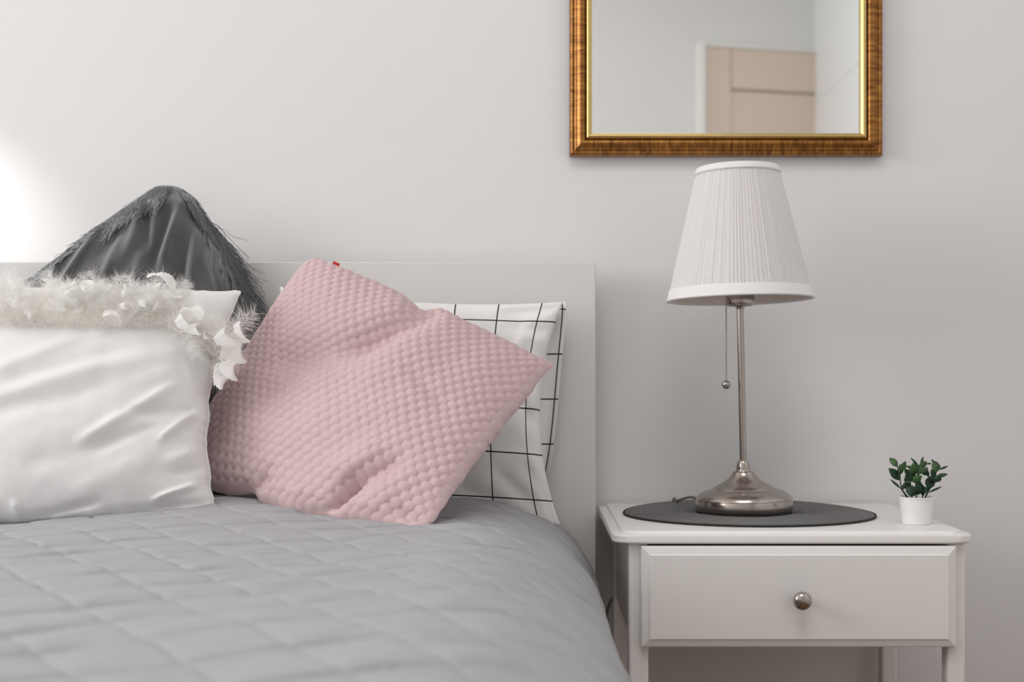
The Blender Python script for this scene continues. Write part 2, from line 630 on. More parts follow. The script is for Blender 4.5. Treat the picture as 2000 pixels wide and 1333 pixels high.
def rim(front, every=2):
    n = front.shape[0]
    r = [front[0, i] for i in range(0, n, every)] + [front[i, -1] for i in range(0, n, every)] + \
        [front[-1, i] for i in range(n - 1, -1, -every)] + [front[i, 0] for i in range(n - 1, -1, -every)]
    return r


def seam_tube(name, front, r, m, parent):
    v, f = tube_arrays(rim(front), r, 6)
    return pyobj(name, v, f, m, parent, smooth=True)


# --- check pillow against the headboard
gp_c = [P(546, 560, 2.085), P(1100, 590, 2.075), P(1094, 1026, 2.045), P(520, 1005, 2.03)]
gp = thing('check_pillow', 'white pillow with a thin black grid print propped against the headboard', 'pillow',
           tuple((gp_c[2] + gp_c[3]) / 2))
gcr = [(1000, 610, 1090, 600, -.006, 14), (1040, 650, 1080, 690, .006, 16), (1010, 640, 1060, 650, -.006, 14),
       (1000, 700, 1030, 640, .005, 14), (1020, 790, 1050, 840, -.006, 14), (980, 930, 1040, 985, -.006, 16),
       (900, 950, 1000, 1000, -.006, 18), (1040, 900, 1075, 960, .006, 12), (1060, 940, 1080, 1010, -.006, 10),
       (1030, 800, 1060, 760, .005, 12)]
fr, bk, nn, (U, Vv) = pillow(gp_c, .052, (.08, .15, .02, .05), 140, 50, gcr, p=.42, wr=.003, wscale=4, seed=4, backT=.028)
uvf = np.stack([(U + 1) / 2 * 6.60 - .927 * 6.60 + .5 + 20, (1 - Vv) / 2 * 5.0 - .897 * 5 + .5 + 20], -1)
uu = np.linspace(-1, 1, 50)
uvb = np.stack(np.meshgrid((uu + 1) / 2 * 7.4, (1 - uu) / 2 * 5), -1)
pillow_mesh('pillowcase', fr, bk, M_check, gp, uvf, uvb)
# open end flap of the pillowcase, hanging behind the right edge
edge_r = [(1106, 588), (1107, 610), (1102, 660), (1097, 710), (1092, 770), (1086, 840), (1078, 900), (1070, 935)]
edge_l = [(1070, 600), (1066, 625), (1062, 670), (1056, 715), (1052, 770), (1050, 840), (1052, 900), (1060, 930)]
v, uvq = [], []
K = 9
for i, (a, b_) in enumerate(zip(edge_l, edge_r)):
    for k in range(K):
        t = k / (K - 1)
        D = 2.088 + .008 * math.sin(t * PI) - .006 * t
        v.append(P(a[0] + (b_[0] - a[0]) * t, a[1] + (b_[1] - a[1]) * t, D))
        width = (b_[0] - a[0])
        # print line runs just inside the free edge
        dist = (1 - t) * width
        yy = a[1] + (b_[1] - a[1]) * t
        uvq.append((20.5 + (7 - dist) / 84, 20.5 + (yy - 692) / 88))
f = [(i * K + k, i * K + k + 1, (i + 1) * K + k + 1, (i + 1) * K + k) for i in range(len(edge_l) - 1) for k in range(K - 1)]
fl = pyobj('pillowcase_flap', v, f, M_check, gp, smooth=True, uv=uvq)
md = fl.modifiers.new('thick', 'SOLIDIFY')
md.thickness = .0012
md2 = fl.modifiers.new('sub', 'SUBSURF')
md2.levels = md2.render_levels = 2

# --- dark fringed velvet cushion, standing on its corner
dk_c = [P(350, 340, 2.095), P(560, 790, 2.05), P(418, 998, 2.02), P(20, 588, 2.06)]   # apex, right, bottom, left
dk = thing('fringed_cushion', 'dark grey velvet cushion with a long thread fringe standing on its corner', 'cushion', tuple(dk_c[2]))
dcr = [(232, 470, 205, 540, .008, 9), (300, 405, 298, 480, .008, 9), (385, 455, 372, 545, .009, 10), (412, 500, 432, 575, .008, 9), (365, 470, 350, 560, -.008, 9), (275, 500, 262, 560, .007, 12), (274, 414, 257, 474, 0.0093, 11), (292, 400, 285, 470, -0.0093, 12), (350, 418, 318, 500, 0.0155, 11),
       (325, 430, 296, 515, -0.0139, 12), (375, 425, 425, 485, -0.0124, 11), (345, 470, 350, 540, -0.0093, 13),
       (255, 480, 215, 530, 0.0078, 14), (240, 450, 190, 500, -0.0078, 14), (185, 455, 122, 551, 0.0124, 8),
       (160, 455, 100, 545, -0.0155, 14), (400, 500, 440, 560, 0.0078, 16), (300, 392, 380, 400, 0.0093, 16),
       (420, 470, 450, 540, -0.0093, 8)]
dfr, dbk, dn, _ = pillow(dk_c, .060, (-.075, -.02, .0, -.04), 150, 50, dcr, p=.5, wr=.004, wscale=3, seed=9, backT=.02, rnd=((-1, 1, .13),))
pillow_mesh('velvet_cover', dfr, dbk, M_velvet, dk)


dpx, dpy = proj(dfr)
dpx, dpy, dflat = dpx.ravel(), dpy.ravel(), dfr.reshape(-1, 3)


def strands(edge, n, lo, hi, ang, ang_sd, length, grav, seed, lift=.003, n_seg=9, r=.00048, jitter=1.6):
    """threads sewn along the edge that slide down over the cushion face or hang free beside it.
    ang: start direction relative to straight down, radians, + towards the right"""
    rd = random.Random(seed)
    E = np.array(edge)
    ex, ey = proj(E)
    VV, FF = [], []
    for i in range(n):
        q = (lo + (hi - lo) * rd.random()) * (len(E) - 1.001)
        k = int(q)
        t = q - k
        x, y = ex[k] * (1 - t) + ex[k + 1] * t + rd.gauss(0, jitter), ey[k] * (1 - t) + ey[k + 1] * t + rd.gauss(0, jitter)
        D = (E[k] * (1 - t) + E[k + 1] * t)[1]
        L = length * rd.uniform(.5, 1.1)
        a = (ang(q / (len(E) - 1)) if callable(ang) else ang) + rd.gauss(0, ang_sd)
        lf = lift * rd.uniform(.3, 1.8)
        ph, wg = rd.uniform(0, 6), rd.gauss(0, .22)
        pts = []
        for s_ in range(n_seg + 1):
            j = int(np.argmin((dpx - x) ** 2 + (dpy - y) ** 2))
            dist = math.hypot(dpx[j] - x, dpy[j] - y)
            D2 = dflat[j][1] if dist < 8 else D
            D += np.clip(D2 - D, -.010, .010)
            pts.append(P(x, y, D - lf))
            a2 = a + wg * math.sin(s_ * 1.1 + ph)
            x += L / n_seg * math.sin(a2)
            y += L / n_seg * math.cos(a2)
            a *= grav
        v, f = tube_arrays(pts, r, 3, False)
        o_ = len(VV)
        VV += v
        FF += [tuple(c + o_ for c in ff) for ff in f]
    return VV, FF


def fringe(sets):
    V_, F_ = [], []
    for kw in sets:
        v, f = strands(**kw)
        o_ = len(V_)
        V_ += v
        F_ += [tuple(c + o_ for c in ff) for ff in f]
    return pyobj('thread_fringe', V_, F_, M_fringe, dk, kind='stuff')


NE = dfr.shape[0]
eR = [tuple(dfr[-1, i]) for i in range(0, NE, 3)]           # apex -> right
eL = [tuple(dfr[i, 0]) for i in range(NE - 1, -1, -3)]      # apex -> left
fringe([dict(edge=eR, n=560, lo=.04, hi=.36, ang=lambda q: max(.34, .90 - 1.9 * q), ang_sd=.09, length=78, grav=.95, seed=3, lift=.004),
        dict(edge=eR, n=620, lo=.27, hi=.50, ang=lambda q: .62, ang_sd=.12, length=125, grav=.97, seed=33, lift=.006),
        dict(edge=eR, n=14, lo=.30, hi=.50, ang=1.0, ang_sd=.25, length=95, grav=.98, seed=34, lift=.004, r=.0004)])
fringe([dict(edge=eL, n=560, lo=.10, hi=.40, ang=lambda q: -.70, ang_sd=.09, length=62, grav=.96, seed=5, lift=.004),
        dict(edge=eL, n=420, lo=.40, hi=1.0, ang=-.95, ang_sd=.08, length=46, grav=1.0, seed=6, lift=.003),
        dict(edge=eL, n=12, lo=.30, hi=1.0, ang=-1.2, ang_sd=.4, length=40, grav=.9, seed=7, lift=.003, r=.0003)])
v, f = tube_arrays(eL[::-1] + eR[1:], .0035, 6)
pyobj('braid_edging', v, f, M_fringe, dk, smooth=True)

# --- pink knobbly cushion
pk_c = [P(603, 498, 2.005), P(1082, 712, 1.93), P(832, 1038, 1.665), P(345, 905, 1.975)]     # top, right, bottom, left
pk = thing('pink_cushion', 'dusty pink plush cushion with a bobbled weave tilted onto one corner', 'cushion', tuple(pk_c[2]))


def bobbles(U, Vv):
    nu, nv = 27.0, 33.0
    # gather the weave where the cover is creased so rows bend with it
    a = (U + 1) / 2 * nu + .12 * vnoise(U, Vv, 4, 21)
    b = (Vv + 1) / 2 * nv + .12 * vnoise(U, Vv, 4, 22)
    best = np.zeros_like(a)
    r0 = np.floor(b)
    for dr in (-1, 0, 1):
        row = r0 + dr
        sh = np.where(np.mod(row, 2) == 0, 0.0, 0.5)
        c0 = np.floor(a - sh)
        for dc in (0, 1):
            cxx = c0 + dc + sh
            rr = ((a - cxx) / .55) ** 2 + ((b - row - .5) / .76) ** 2
            best = np.maximum(best, np.sqrt(np.clip(1 - rr, 0, 1)))
    return .0057 * best ** .9 - .0023


pcr = [(838, 612, 700, 668, -.020, 22), (720, 660, 560, 705, -.012, 30), (880, 640, 720, 720, .006, 40),
       (632, 1008, 690, 945, -.022, 13), (690, 945, 770, 905, -.014, 18), (660, 920, 730, 880, .008, 22),
       (470, 985, 520, 930, -.012, 16), (800, 720, 860, 790, -.004, 16), (780, 1000, 832, 1030, -.008, 14),
       (600, 1000, 580, 960, .006, 22), (700, 1010, 760, 960, .006, 24), (480, 700, 520, 640, -.006, 20)]
pfr, pbk, pn, _ = pillow(pk_c, .066, (-.01, .02, -.15, .0), 330, 60, pcr, p=.5, wr=.004, wscale=3, seed=13, bob=bobbles,
                         edge_wr=.010, backT=.036, rnd=((-1, 1, .05), (1, -1, .05)),
                         pulls=[(825, 602, 0, 15, 26), (872, 618, 0, -6, 22), (484, 976, 10, -14, 20), (425, 935, -8, 10, 40), (640, 1012, 4, -8, 16), (580, 1000, 0, 8, 30)])
pillow_mesh('plush_cover', pfr, pbk, M_pink, pk)
# red ribbon label in the seam
i0 = int(330 * .17)
e = Vector(pfr[-1, i0])
e2 = Vector(pfr[-1, i0 + 8])
tt = (e2 - e).normalized()
oo = Vector((.25, -.1, .9)).normalized()
bm = bmesh.new()
q = [e + oo * -.003, e + tt * .011 + oo * -.003, e + tt * .011 + oo * .006, e + oo * .006]
fr0 = [bm.verts.new(a + Vector((0, -.0006, 0))) for a in q]
ba0 = [bm.verts.new(a + Vector((0, .0006, 0))) for a in q]
bm.faces.new(fr0)
bm.faces.new(ba0[::-1])
for a in range(4):
    bm.faces.new((fr0[a], fr0[(a + 1) % 4], ba0[(a + 1) % 4], ba0[a]))
obj('seam_label', bm, M_red, pk)['label'] = 'small red ribbon label in the seam'

# --- white cushion with a feather trim
wh_c = [P(-190, 556, 1.945), P(470, 570, 1.935), P(420, 1004, 1.80), P(-200, 1040, 1.765)]
wh = thing('feather_cushion', 'white cotton cushion with a fluffy feather trim across its top', 'cushion', tuple((wh_c[2] + wh_c[3]) / 2))
wcr = [(177, 850, 319, 768, .008, 12), (200, 868, 290, 834, -.006, 12), (322, 853, 378, 812, .009, 10), (265, 806, 395, 800, -.006, 13),
       (311, 975, 375, 953, .008, 7), (320, 990, 400, 985, -.006, 9), (0, 772, 180, 712, .005, 16), (0, 800, 260, 745, -.005, 18),
       (0, 720, 130, 668, .005, 14), (20, 745, 220, 690, -.005, 15), (180, 720, 330, 690, .004, 18), (200, 760, 330, 730, .004, 16),
       (66, 1012, 172, 986, -.009, 10), (30, 990, 45, 1030, .008, 8), (150, 960, 280, 900, .004, 24), (60, 900, 190, 870, -.004, 26),
       (370, 720, 408, 800, .005, 14), (340, 900, 400, 880, .005, 14), (350, 925, 405, 915, -.004, 10), (230, 1000, 330, 992, -.006, 9)]
wfr, wbk, wn_, _ = pillow(wh_c, .072, (.03, .12, .01, .05), 200, 50, wcr, p=.48, wr=.004, wscale=3, seed=17, edge_wr=.014, backT=.045)
pillow_mesh('cotton_cover', wfr, wbk, M_white, wh)
seam_tube('piping', wfr, .0016, M_white, wh)

wpx, wpy = proj(wfr)


def on_white(x, y):
    k = np.argmin((wpx - x) ** 2 + (wpy - y) ** 2)
    return Vector(wfr.reshape(-1, 3)[k])


def feather_mesh(seed, kind):
    """one plume along +Z, curled towards -Y; length 1. kind 0: smooth curled vane, 1: downy plume"""
    rd = random.Random(seed)
    curl = rd.uniform(1.2, 3.2) if kind == 0 else rd.uniform(.4, 1.8)
    side = rd.uniform(-.8, .8)
    wid = rd.uniform(.20, .30) if kind == 0 else rd.uniform(.26, .40)
    fluff = rd.uniform(.30, .45) if kind == 0 else rd.uniform(.70, 1.0)
    pts = []
    pos = Vector((0, 0, 0))
    N = 16
    for i in range(N + 1):
        pts.append(pos.copy())
        t = i / N
        a = curl * t ** 1.6
        pos = pos + Vector((side * .35 * t, -math.sin(a), math.cos(a))) / N

    def at(t):
        k = min(int(t * N), N - 1)
        return pts[k].lerp(pts[k + 1], t * N - k), (pts[k + 1] - pts[k]).normalized()
    v, f = tube_arrays(pts, [.009 * (1 - .85 * i / N) for i in range(N + 1)], 3, False)
    V, Fc = list(v), list(f)
    for sgn in (-1, 1):
        cup = rd.uniform(.05, .5)
        # closed vane
        rows = 26
        prev = None
        for b in range(rows + 1):
            t = fluff * .8 + (1 - fluff * .8) * b / rows
            if t >= 1:
                t = .999
            p, tg = at(t)
            lat = Vector((1, 0, 0)) * sgn
            nor = tg.cross(lat) * sgn
            w = wid * math.sin(PI * min(1, .04 + .96 * b / rows)) ** .6 * (1 if sgn > 0 else .45)
            row = len(V)
            for c in (0, .25, .5, .75, 1.0):
                q = p + lat * w * c * .80 + tg * w * c * c * .65 + nor * (cup * w * c * c)
                V.append(q)
            if prev is not None and kind == 0:
                for c in range(4):
                    Fc.append((prev + c, prev + c + 1, row + c + 1, row + c))
            prev = row
        # loose barbs
        nb = 64 if kind == 0 else 100
        for b in range(nb):
            t = .02 + ((.97 if kind == 0 else fluff) - .02) * ((b + rd.random()) / nb) ** (1.5 if kind == 0 else 1)
            p, tg = at(min(t, .995))
            lat = Vector((1, 0, 0)) * sgn
            nor = tg.cross(lat)
            u = t / fluff
            w = wid * rd.uniform(.8, 1.5) * (1.15 - .55 * u if kind else max(.75, 1.25 - .3 * u))
            d = (lat * rd.uniform(.5, 1) + tg * rd.uniform(.1, .9) + nor * rd.gauss(0, .55)).normalized()
            hw = .0026
            bend = tg * rd.uniform(.1, .6) * w + nor * rd.gauss(0, .45) * w + Vector((0, 0, rd.gauss(-.1, .25))) * w
            m1, m2, tip = p + d * w * .4 + bend * .12, p + d * w * .75 + bend * .5, p + d * w + bend
            o = len(V)
            V += [p - tg * hw, p + tg * hw, m1 - tg * hw, m1 + tg * hw, m2 - tg * hw * .7, m2 + tg * hw * .7, tip]
            Fc += [(o, o + 1, o + 3, o + 2), (o + 2, o + 3, o + 5, o + 4), (o + 4, o + 5, o + 6)]
    me = bpy.data.meshes.new('feather')
    me.from_pydata([tuple(a) for a in V], [], Fc)
    me.materials.append(M_feather)
    me.polygons.foreach_set('use_smooth', [True] * len(me.polygons))
    return me


protos = [feather_mesh(40 + k, 0 if k % 2 == 0 else 1) for k in range(14)]
trim = [(-140, 628), (0, 632), (80, 634), (160, 636), (250, 636), (320, 636), (360, 650), (400, 672), (428, 700), (440, 728)]
whi = parent_world(wh).inverted()


def put_feather(px, py, ang, L, tip, k, lift=.004, roll=None, rd=random):
    """ang: direction in the cushion's face, 0 up, + to the right; tip: lean away from the face"""
    p = on_white(px, py) + Vector(wn_) * lift
    upv = Vector((0, .25, 1)).normalized()
    rt = Vector((1, 0, 0))
    d = (upv * math.cos(ang) + rt * math.sin(ang)) * math.cos(tip) + Vector(wn_) * math.sin(tip)
    d.normalize()
    # feather's -Y (curl side) faces the viewer or away
    y = Vector((0, 1, 0)) if roll is None else Vector((math.sin(roll), math.cos(roll), 0))
    x = y.cross(d)
    x.normalize()
    y = d.cross(x)
    m = Matrix((x, y, d)).transposed().to_4x4()
    m.translation = p
    o = bpy.data.objects.new('feather', protos[k % len(protos)])
    C.objects.link(o)
    o.parent = wh
    o.matrix_parent_inverse = whi
    o.matrix_basis = m @ Matrix.Diagonal((L, L, L, 1))
    return o


rd = random.Random(5)
# the plumes that stand out in the photograph: x, y of the root, direction, length, lean, shape, roll
for (x, y, a, L, t, k, roll) in [(338, 618, .10, .080, .1, 2, .5), (340, 640, .75, .070, .75, 0, -.7), (330, 650, 1.3, .075, .6, 4, -.2),
                                 (150, 612, .0, .052, .2, 6, .2), (168, 612, .5, .050, .3, 8, 0), (262, 612, -.1, .058, .2, 3, .6),
                                 (285, 612, .30, .056, .2, 10, -.3), (232, 640, .7, .040, .9, 12, 1.0), (70, 612, -.5, .055, .2, 1, 0),
                                 (100, 608, -.1, .062, .15, 5, .3), (40, 612, -.8, .055, .3, 7, 0), (20, 640, -.4, .07, .5, 2, .6),
                                 (415, 680, 1.30, .080, .30, 4, .3), (425, 690, 1.65, .082, .25, 6, -.4), (420, 680, 1.0, .070, .15, 9, .3),
                                 (425, 690, .8, .060, .1, 11, .8), (436, 712, 2.45, .072, .2, 2, .2), (434, 705, 2.0, .075, .35, 8, .5),
                                 (400, 668, 1.5, .075, .5, 10, -.6), (430, 700, 1.9, .060, .4, 13, .5), (360, 650, 1.7, .070, .6, 0, .9),
                                 (436, 720, 2.75, .060, .2, 12, -.3), (215, 612, -.2, .050, .3, 13, .3), (320, 612, -.2, .058, .2, 5, .2),
                                 (310, 620, .5, .055, .3, 4, -.7), (345, 650, 2.4, .060, .4, 9, .2), (370, 655, 2.7, .060, .35, 11, 0),
                                 (190, 612, .4, .045, .2, 1, .3), (130, 612, .2, .052, .2, 3, -.2)]:
    put_feather(x, y, a, L * (1.18 if x >= 400 else 1), t, k, .006, roll)
segs = [math.hypot(trim[i + 1][0] - trim[i][0], trim[i + 1][1] - trim[i][1]) for i in range(len(trim) - 1)]


def along(q):
    s = q * sum(segs)
    for i, L in enumerate(segs):
        if s <= L:
            t = s / L
            return (trim[i][0] + (trim[i + 1][0] - trim[i][0]) * t, trim[i][1] + (trim[i + 1][1] - trim[i][1]) * t)
        s -= L
    return trim[-1]


for k in range(190):
    x, y = along((k + rd.random()) / 190)
    base_a = 0.0 if x < 350 else (x - 350) / 90 * 1.7
    y += rd.uniform(-44, 2) if x < 350 else rd.uniform(-14, 8)
    kk = rd.choice((1, 3, 5, 7, 9, 11, 13, 1, 3, 5, 7, rd.randrange(0, 14, 2)))
    put_feather(x + rd.uniform(-6, 6), y, base_a + rd.gauss(0, .9), rd.uniform(.034, .056), rd.uniform(.0, .7), kk,
                rd.uniform(.002, .012), rd.uniform(-1.0, 1.0))
# loose down that fills the band between the plumes
VV, FF = [], []
NV = Vector(wn_)
for k in range(15000):
    x, y = along(rd.random())
    base_a = 0.0 if x < 350 else (x - 350) / 90 * 1.7
    y += rd.uniform(-46, 8) if x < 350 else rd.uniform(-14, 10)
    p = on_white(x + rd.uniform(-6, 6), y) + NV * rd.uniform(0, .012)
    a = base_a + rd.gauss(0, 1.0)
    d = Vector((math.sin(a), 0, math.cos(a))) + NV * rd.uniform(.0, 1.0)
    d.normalize()
    L = rd.uniform(.008, .030)
    s_ = d.cross(Vector((0, 1, 0.2))).normalized() * .00014
    g_ = Vector((rd.gauss(0, .5), rd.gauss(0, .3), rd.gauss(-.1, .5))) * L
    m1 = p + d * L * .4 + g_ * .12
    m2 = p + d * L * .75 + g_ * .5
    t_ = p + d * L + g_
    o = len(VV)
    VV += [p - s_, p + s_, m1 + s_, m1 - s_, m2 + s_ * .7, m2 - s_ * .7, t_]
    FF += [(o, o + 1, o + 2, o + 3), (o + 3, o + 2, o + 4, o + 5), (o + 5, o + 4, o + 6)]
pyobj('down_fluff', VV, FF, M_down, wh, kind='stuff')

# ------------------------------------------------------------------ mirror
MX0, MX1 = (1113 - CX) / F * 2.172, (1727 - CX) / F * 2.172
MZ0 = CAMZ - (302 - CY) / F * 2.172
MZ1 = MZ0 + 0.72
MYW = WALL - .001
mir = thing('wall_mirror', 'rectangular mirror in an antique gold wooden frame hung on the wall', 'mirror', ((MX0 + MX1) / 2, MYW, MZ0))
wood = [(0, 0), (0, .016), (.0012, .0195), (.0035, .0215), (.0055, .0205), (.0068, .0185), (.0080, .0190), (.0092, .0212),
        (.0104, .0205), (.0125, .0228), (.0160, .0252), (.0195, .0258), (.0225, .0245), (.0248, .0215), (.0258, .0185)]
lip = [(.0258, .0185), (.0262, .0215), (.0278, .0240), (.0300, .0248), (.0325, .0240), (.0350, .0205), (.0362, .0150), (.0362, .008)]


def rail(name, pr, side, m):
    L = (MX1 - MX0) if side in 'TB' else (MZ1 - MZ0)
    n = 2
    v, f, uv = [], [], []
    acc = 0
    for i, (t, p) in enumerate(pr):
        if i:
            acc += math.hypot(t - pr[i - 1][0], p - pr[i - 1][1])
        for s in (0, 1):
            a = t if s == 0 else L - t
            if side == 'B':
                co = (MX0 + a, MYW - p, MZ0 + t)
            elif side == 'T':
                co = (MX0 + a, MYW - p, MZ1 - t)
            elif side == 'L':
                co = (MX0 + t, MYW - p, MZ0 + a)
            else:
                co = (MX1 - t, MYW - p, MZ0 + a)
            v.append(co)
            uv.append((a + {'B': 0, 'T': 3, 'L': 5, 'R': 8}[side], acc))
    for i in range(len(pr) - 1):
        f.append((2 * i, 2 * i + 1, 2 * i + 3, 2 * i + 2))
    me_o = pyobj(name, v, f, m, mir, smooth=True, uv=uv)
    bm = bmesh.new()
    bm.from_mesh(me_o.data)
    bmesh.ops.recalc_face_normals(bm, faces=bm.faces[:])
    bm.normal_update()
    if sum((fc.normal.y for fc in bm.faces)) > 0:
        bmesh.ops.reverse_faces(bm, faces=bm.faces[:])
    bm.to_mesh(me_o.data)
    bm.free()
    return me_o


for s in 'BTLR':
    rail('frame_rail', wood, s, M_frame)
    rail('gilt_slip', lip, s, M_gold)
boxobj('mirror_glass', (MX0 + .030, MX1 - .030, MYW - .012, MYW - .006, MZ0 + .030, MZ1 - .030), M_mirror, mir)
boxobj('backing_board', (MX0 + .004, MX1 - .004, MYW - .0055, MYW, MZ0 + .004, MZ1 - .004), M_matt, mir)

# ------------------------------------------------------------------ nightstand
TZ = 0.580                                   # table top
ns = thing('nightstand', 'white one-drawer nightstand with a moulded top beside the bed', 'nightstand', (.357, 1.997, 0))
NX0, NX1, NY0, NY1 = .1140, .5996, 1.803, 2.187


def round_rect(inset, rf, rb, n=8):
    x0, x1, y0, y1 = NX0 + inset, NX1 - inset, NY0 + inset, NY1 - max(0, inset * .2)
    pts = []
    for (cx_, cy_, r, a0) in ((x1 - rf, y0 + rf, rf, -PI / 2), (x1 - rb, y1 - rb, rb, 0), (x0 + rb, y1 - rb, rb, PI / 2), (x0 + rf, y0 + rf, rf, PI)):
        for k in range(n + 1):
            a = a0 + PI / 2 * k / n
            pts.append((cx_ + r * math.cos(a), cy_ + r * math.sin(a)))
    return pts


bm = bmesh.new()
layers = [(.0030, .5640, .026), (.0008, .5650, .028), (0, .5665, .028), (0, .5738, .028), (.0006, .5752, .028), (.0020, .5760, .027),
          (.0125, .5763, .020), (.0132, .5786, .018), (.0142, .5797, .017), (.0160, .5800, .015)]
prev = None
for (ins, z, rf) in layers:
    ring = [bm.verts.new((x, y, z)) for x, y in round_rect(ins, rf, .003)]
    if prev:
        for i in range(len(ring)):
            j = (i + 1) % len(ring)
            bm.faces.new((prev[i], prev[j], ring[j], ring[i]))
    else:
        bm.faces.new(ring[::-1])
    prev = ring
bm.faces.new(prev)
tt_ = obj('top', bm, M_stand, ns, smooth=True)
tt_.modifiers.new('es', 'EDGE_SPLIT').split_angle = math.radians(28)

LF, LB = 1.815, 2.150
lx0, lx1 = .1362, .1630
rx0, rx1 = .5637, .5885
for (x0, x1, y0, y1) in ((lx0, lx1, LF, LF + .027), (rx0, rx1, LF, LF + .027), (lx0, lx0 + .026, LB, LB + .027), (rx1 - .0246, rx1, LB, LB + .027)):
    boxobj('leg', (x0, x1, y0, y1, 0, .5640), M_stand, ns, .005, 4, smooth=False)
boxobj('side_panel', (lx0 + .006, lx0 + .018, LF + .027, LB, .430, .5640), M_stand, ns, .001)
boxobj('side_panel', (rx1 - .018, rx1 - .006, LF + .027, LB, .430, .5640), M_stand, ns, .001)
boxobj('back_panel', (lx0 + .026, rx1 - .0246, LB + .006, LB + .016, .430, .5640), M_stand, ns, .001)
boxobj('bottom_panel', (lx0 + .018, rx1 - .018, LF + .027, LB + .006, .430, .436), M_stand, ns)
# drawer front with a bevelled raised field
dx0, dx1, dz0, dz1, dy = .1518, .5718, .4268, .5612, 1.797
bm = bmesh.new()
prof_d = [(0, .016), (0, .006), (.0015, .0048), (.0090, .0022), (.0098, .0022), (.0104, .0008), (.0118, 0)]
prev = None
for ins, dep in prof_d:
    ring = [bm.verts.new((a, dy + dep, b_)) for a, b_ in ((dx0 + ins, dz0 + ins), (dx1 - ins, dz0 + ins), (dx1 - ins, dz1 - ins), (dx0 + ins, dz1 - ins))]
    if prev:
        for i in range(4):
            bm.faces.new((prev[i], prev[(i + 1) % 4], ring[(i + 1) % 4], ring[i]))
    else:
        bm.faces.new(ring)
    prev = ring
bm.faces.new(prev)
dr = obj('drawer', bm, M_stand, ns)
bm = bmesh.new()
kx, kz = (1568 - CX) / F * 1.775, CAMZ - (1175 - CY) / F * 1.775
rings = lathe(bm, [(.0068, 0), (.0060, .003), (.0050, .007), (.0056, .011), (.0095, .0145), (.0118, .0175), (.0123, .0205), (.0116, .0235),
                   (.0092, .0262), (.0055, .0280), (.0020, .0286)], 40, kx, dy, kz, axis='Y')
cap(bm, rings[0])
cap(bm, rings[-1])
obj('knob', bm, M_nickel, dr, smooth=True)['label'] = 'round brushed metal knob'

# ------------------------------------------------------------------ round woven mat
mx_, my_ = (1459.5 - CX) / F * 2.03, 2.020
bm = bmesh.new()
NR, NA = 27, 140
rx_, ry_ = .1855, .1640
prevr = None
ringsv = []
for i in range(NR * 4 + 1):
    t = i / (NR * 4)
    z = TZ + .0002 + .0030 * (.5 - .5 * math.cos(2 * PI * i / 4)) + (.0008 if i >= NR * 4 - 3 else 0)
    if t == 0:
        continue
    ring = []
    for k in range(NA):
        a = 2 * PI * k / NA
        rr = t
        lift = .0045 * max(0, math.sin(a)) ** 2 * t ** 3
        ring.append(bm.verts.new((mx_ + rx_ * rr * math.cos(a), my_ + ry_ * rr * math.sin(a), z + lift)))
    ringsv.append(ring)
for a, b_ in zip(ringsv, ringsv[1:]):
    for k in range(NA):
        j = (k + 1) % NA
        bm.faces.new((a[k], a[j], b_[j], b_[k]))
cap(bm, ringsv[0])
bot = []
for k in range(NA):
    a = 2 * PI * k / NA
    lift = .0045 * max(0, math.sin(a)) ** 2
    bot.append(bm.verts.new((mx_ + rx_ * math.cos(a), my_ + ry_ * math.sin(a), TZ + .0001 + lift)))
for k in range(NA):
    j = (k + 1) % NA
    bm.faces.new((ringsv[-1][k], ringsv[-1][j], bot[j], bot[k]))
plm = thing('placemat', 'round dark grey woven placemat lying under the lamp', 'placemat', (mx_, my_, TZ))
obj('woven_disc', bm, M_mat, plm, smooth=False)
v, f = tube_arrays([(mx_ + (rx_ + .0004) * math.cos(a), my_ + (ry_ + .0004) * math.sin(a), TZ + .0018 + .0045 * max(0, math.sin(a)) ** 2)
                    for a in np.linspace(0, 2 * PI, 121)], .0017, 6, False)
pyobj('bound_edge', v, f, mat('black_binding', lin(34, 34, 34), .7), plm, smooth=True)

# ------------------------------------------------------------------ table lamp
LD = 2.03
LX = (1453.5 - CX) / F * LD
LZ = TZ + .0026
lamp = thing('table_lamp', 'brushed nickel table lamp with a white pleated shade on the nightstand', 'lamp', (LX, LD, LZ), local=True)
lamp.rotation_euler = (0, math.radians(-1.15), 0)
bm = bmesh.new()
bp = [(.0690, .0030), (.0718, .0034), (.0723, .0050), (.0724, .0176), (.0717, .0190), (.0716, .0197), (.0720, .0203), (.0708, .0232),
      (.0680, .0262), (.0630, .0295), (.0560, .0325), (.0490, .0345), (.0462, .0352), (.0456, .0360), (.0440, .0374), (.0395, .0402), (.0330, .0436), (.0265, .0476),
      (.0215, .0520), (.0180, .0560), (.0160, .0594), (.0153, .0606), (.0142, .0612), (.0116, .0616), (.0108, .0628), (.0107, .0660), (.0102, .0695),
      (.0092, .0728), (.0080, .0758), (.0072, .0772), (.0066, .0777)]
rings = lathe(bm, bp, 96)
cap(bm, rings[0])
cap(bm, rings[-1])
lb = obj('base', bm, M_nickel, lamp, smooth=True)
lb.modifiers.new('es', 'EDGE_SPLIT').split_angle = math.radians(38)
bm = bmesh.new()
rings = lathe(bm, [(.0700, 0), (.0705, .0005), (.0700, .0036), (.0600, .0036)], 72)
cap(bm, rings[0])
cap(bm, rings[-1])
obj('felt_foot', bm, M_black, lamp)
ZS = .8907 - LZ
bm = bmesh.new()
rings = lathe(bm, [(.0053, .0765), (.0053, ZS)], 28)
obj('stem', bm, M_nickel, lamp, smooth=True)
bm = bmesh.new()
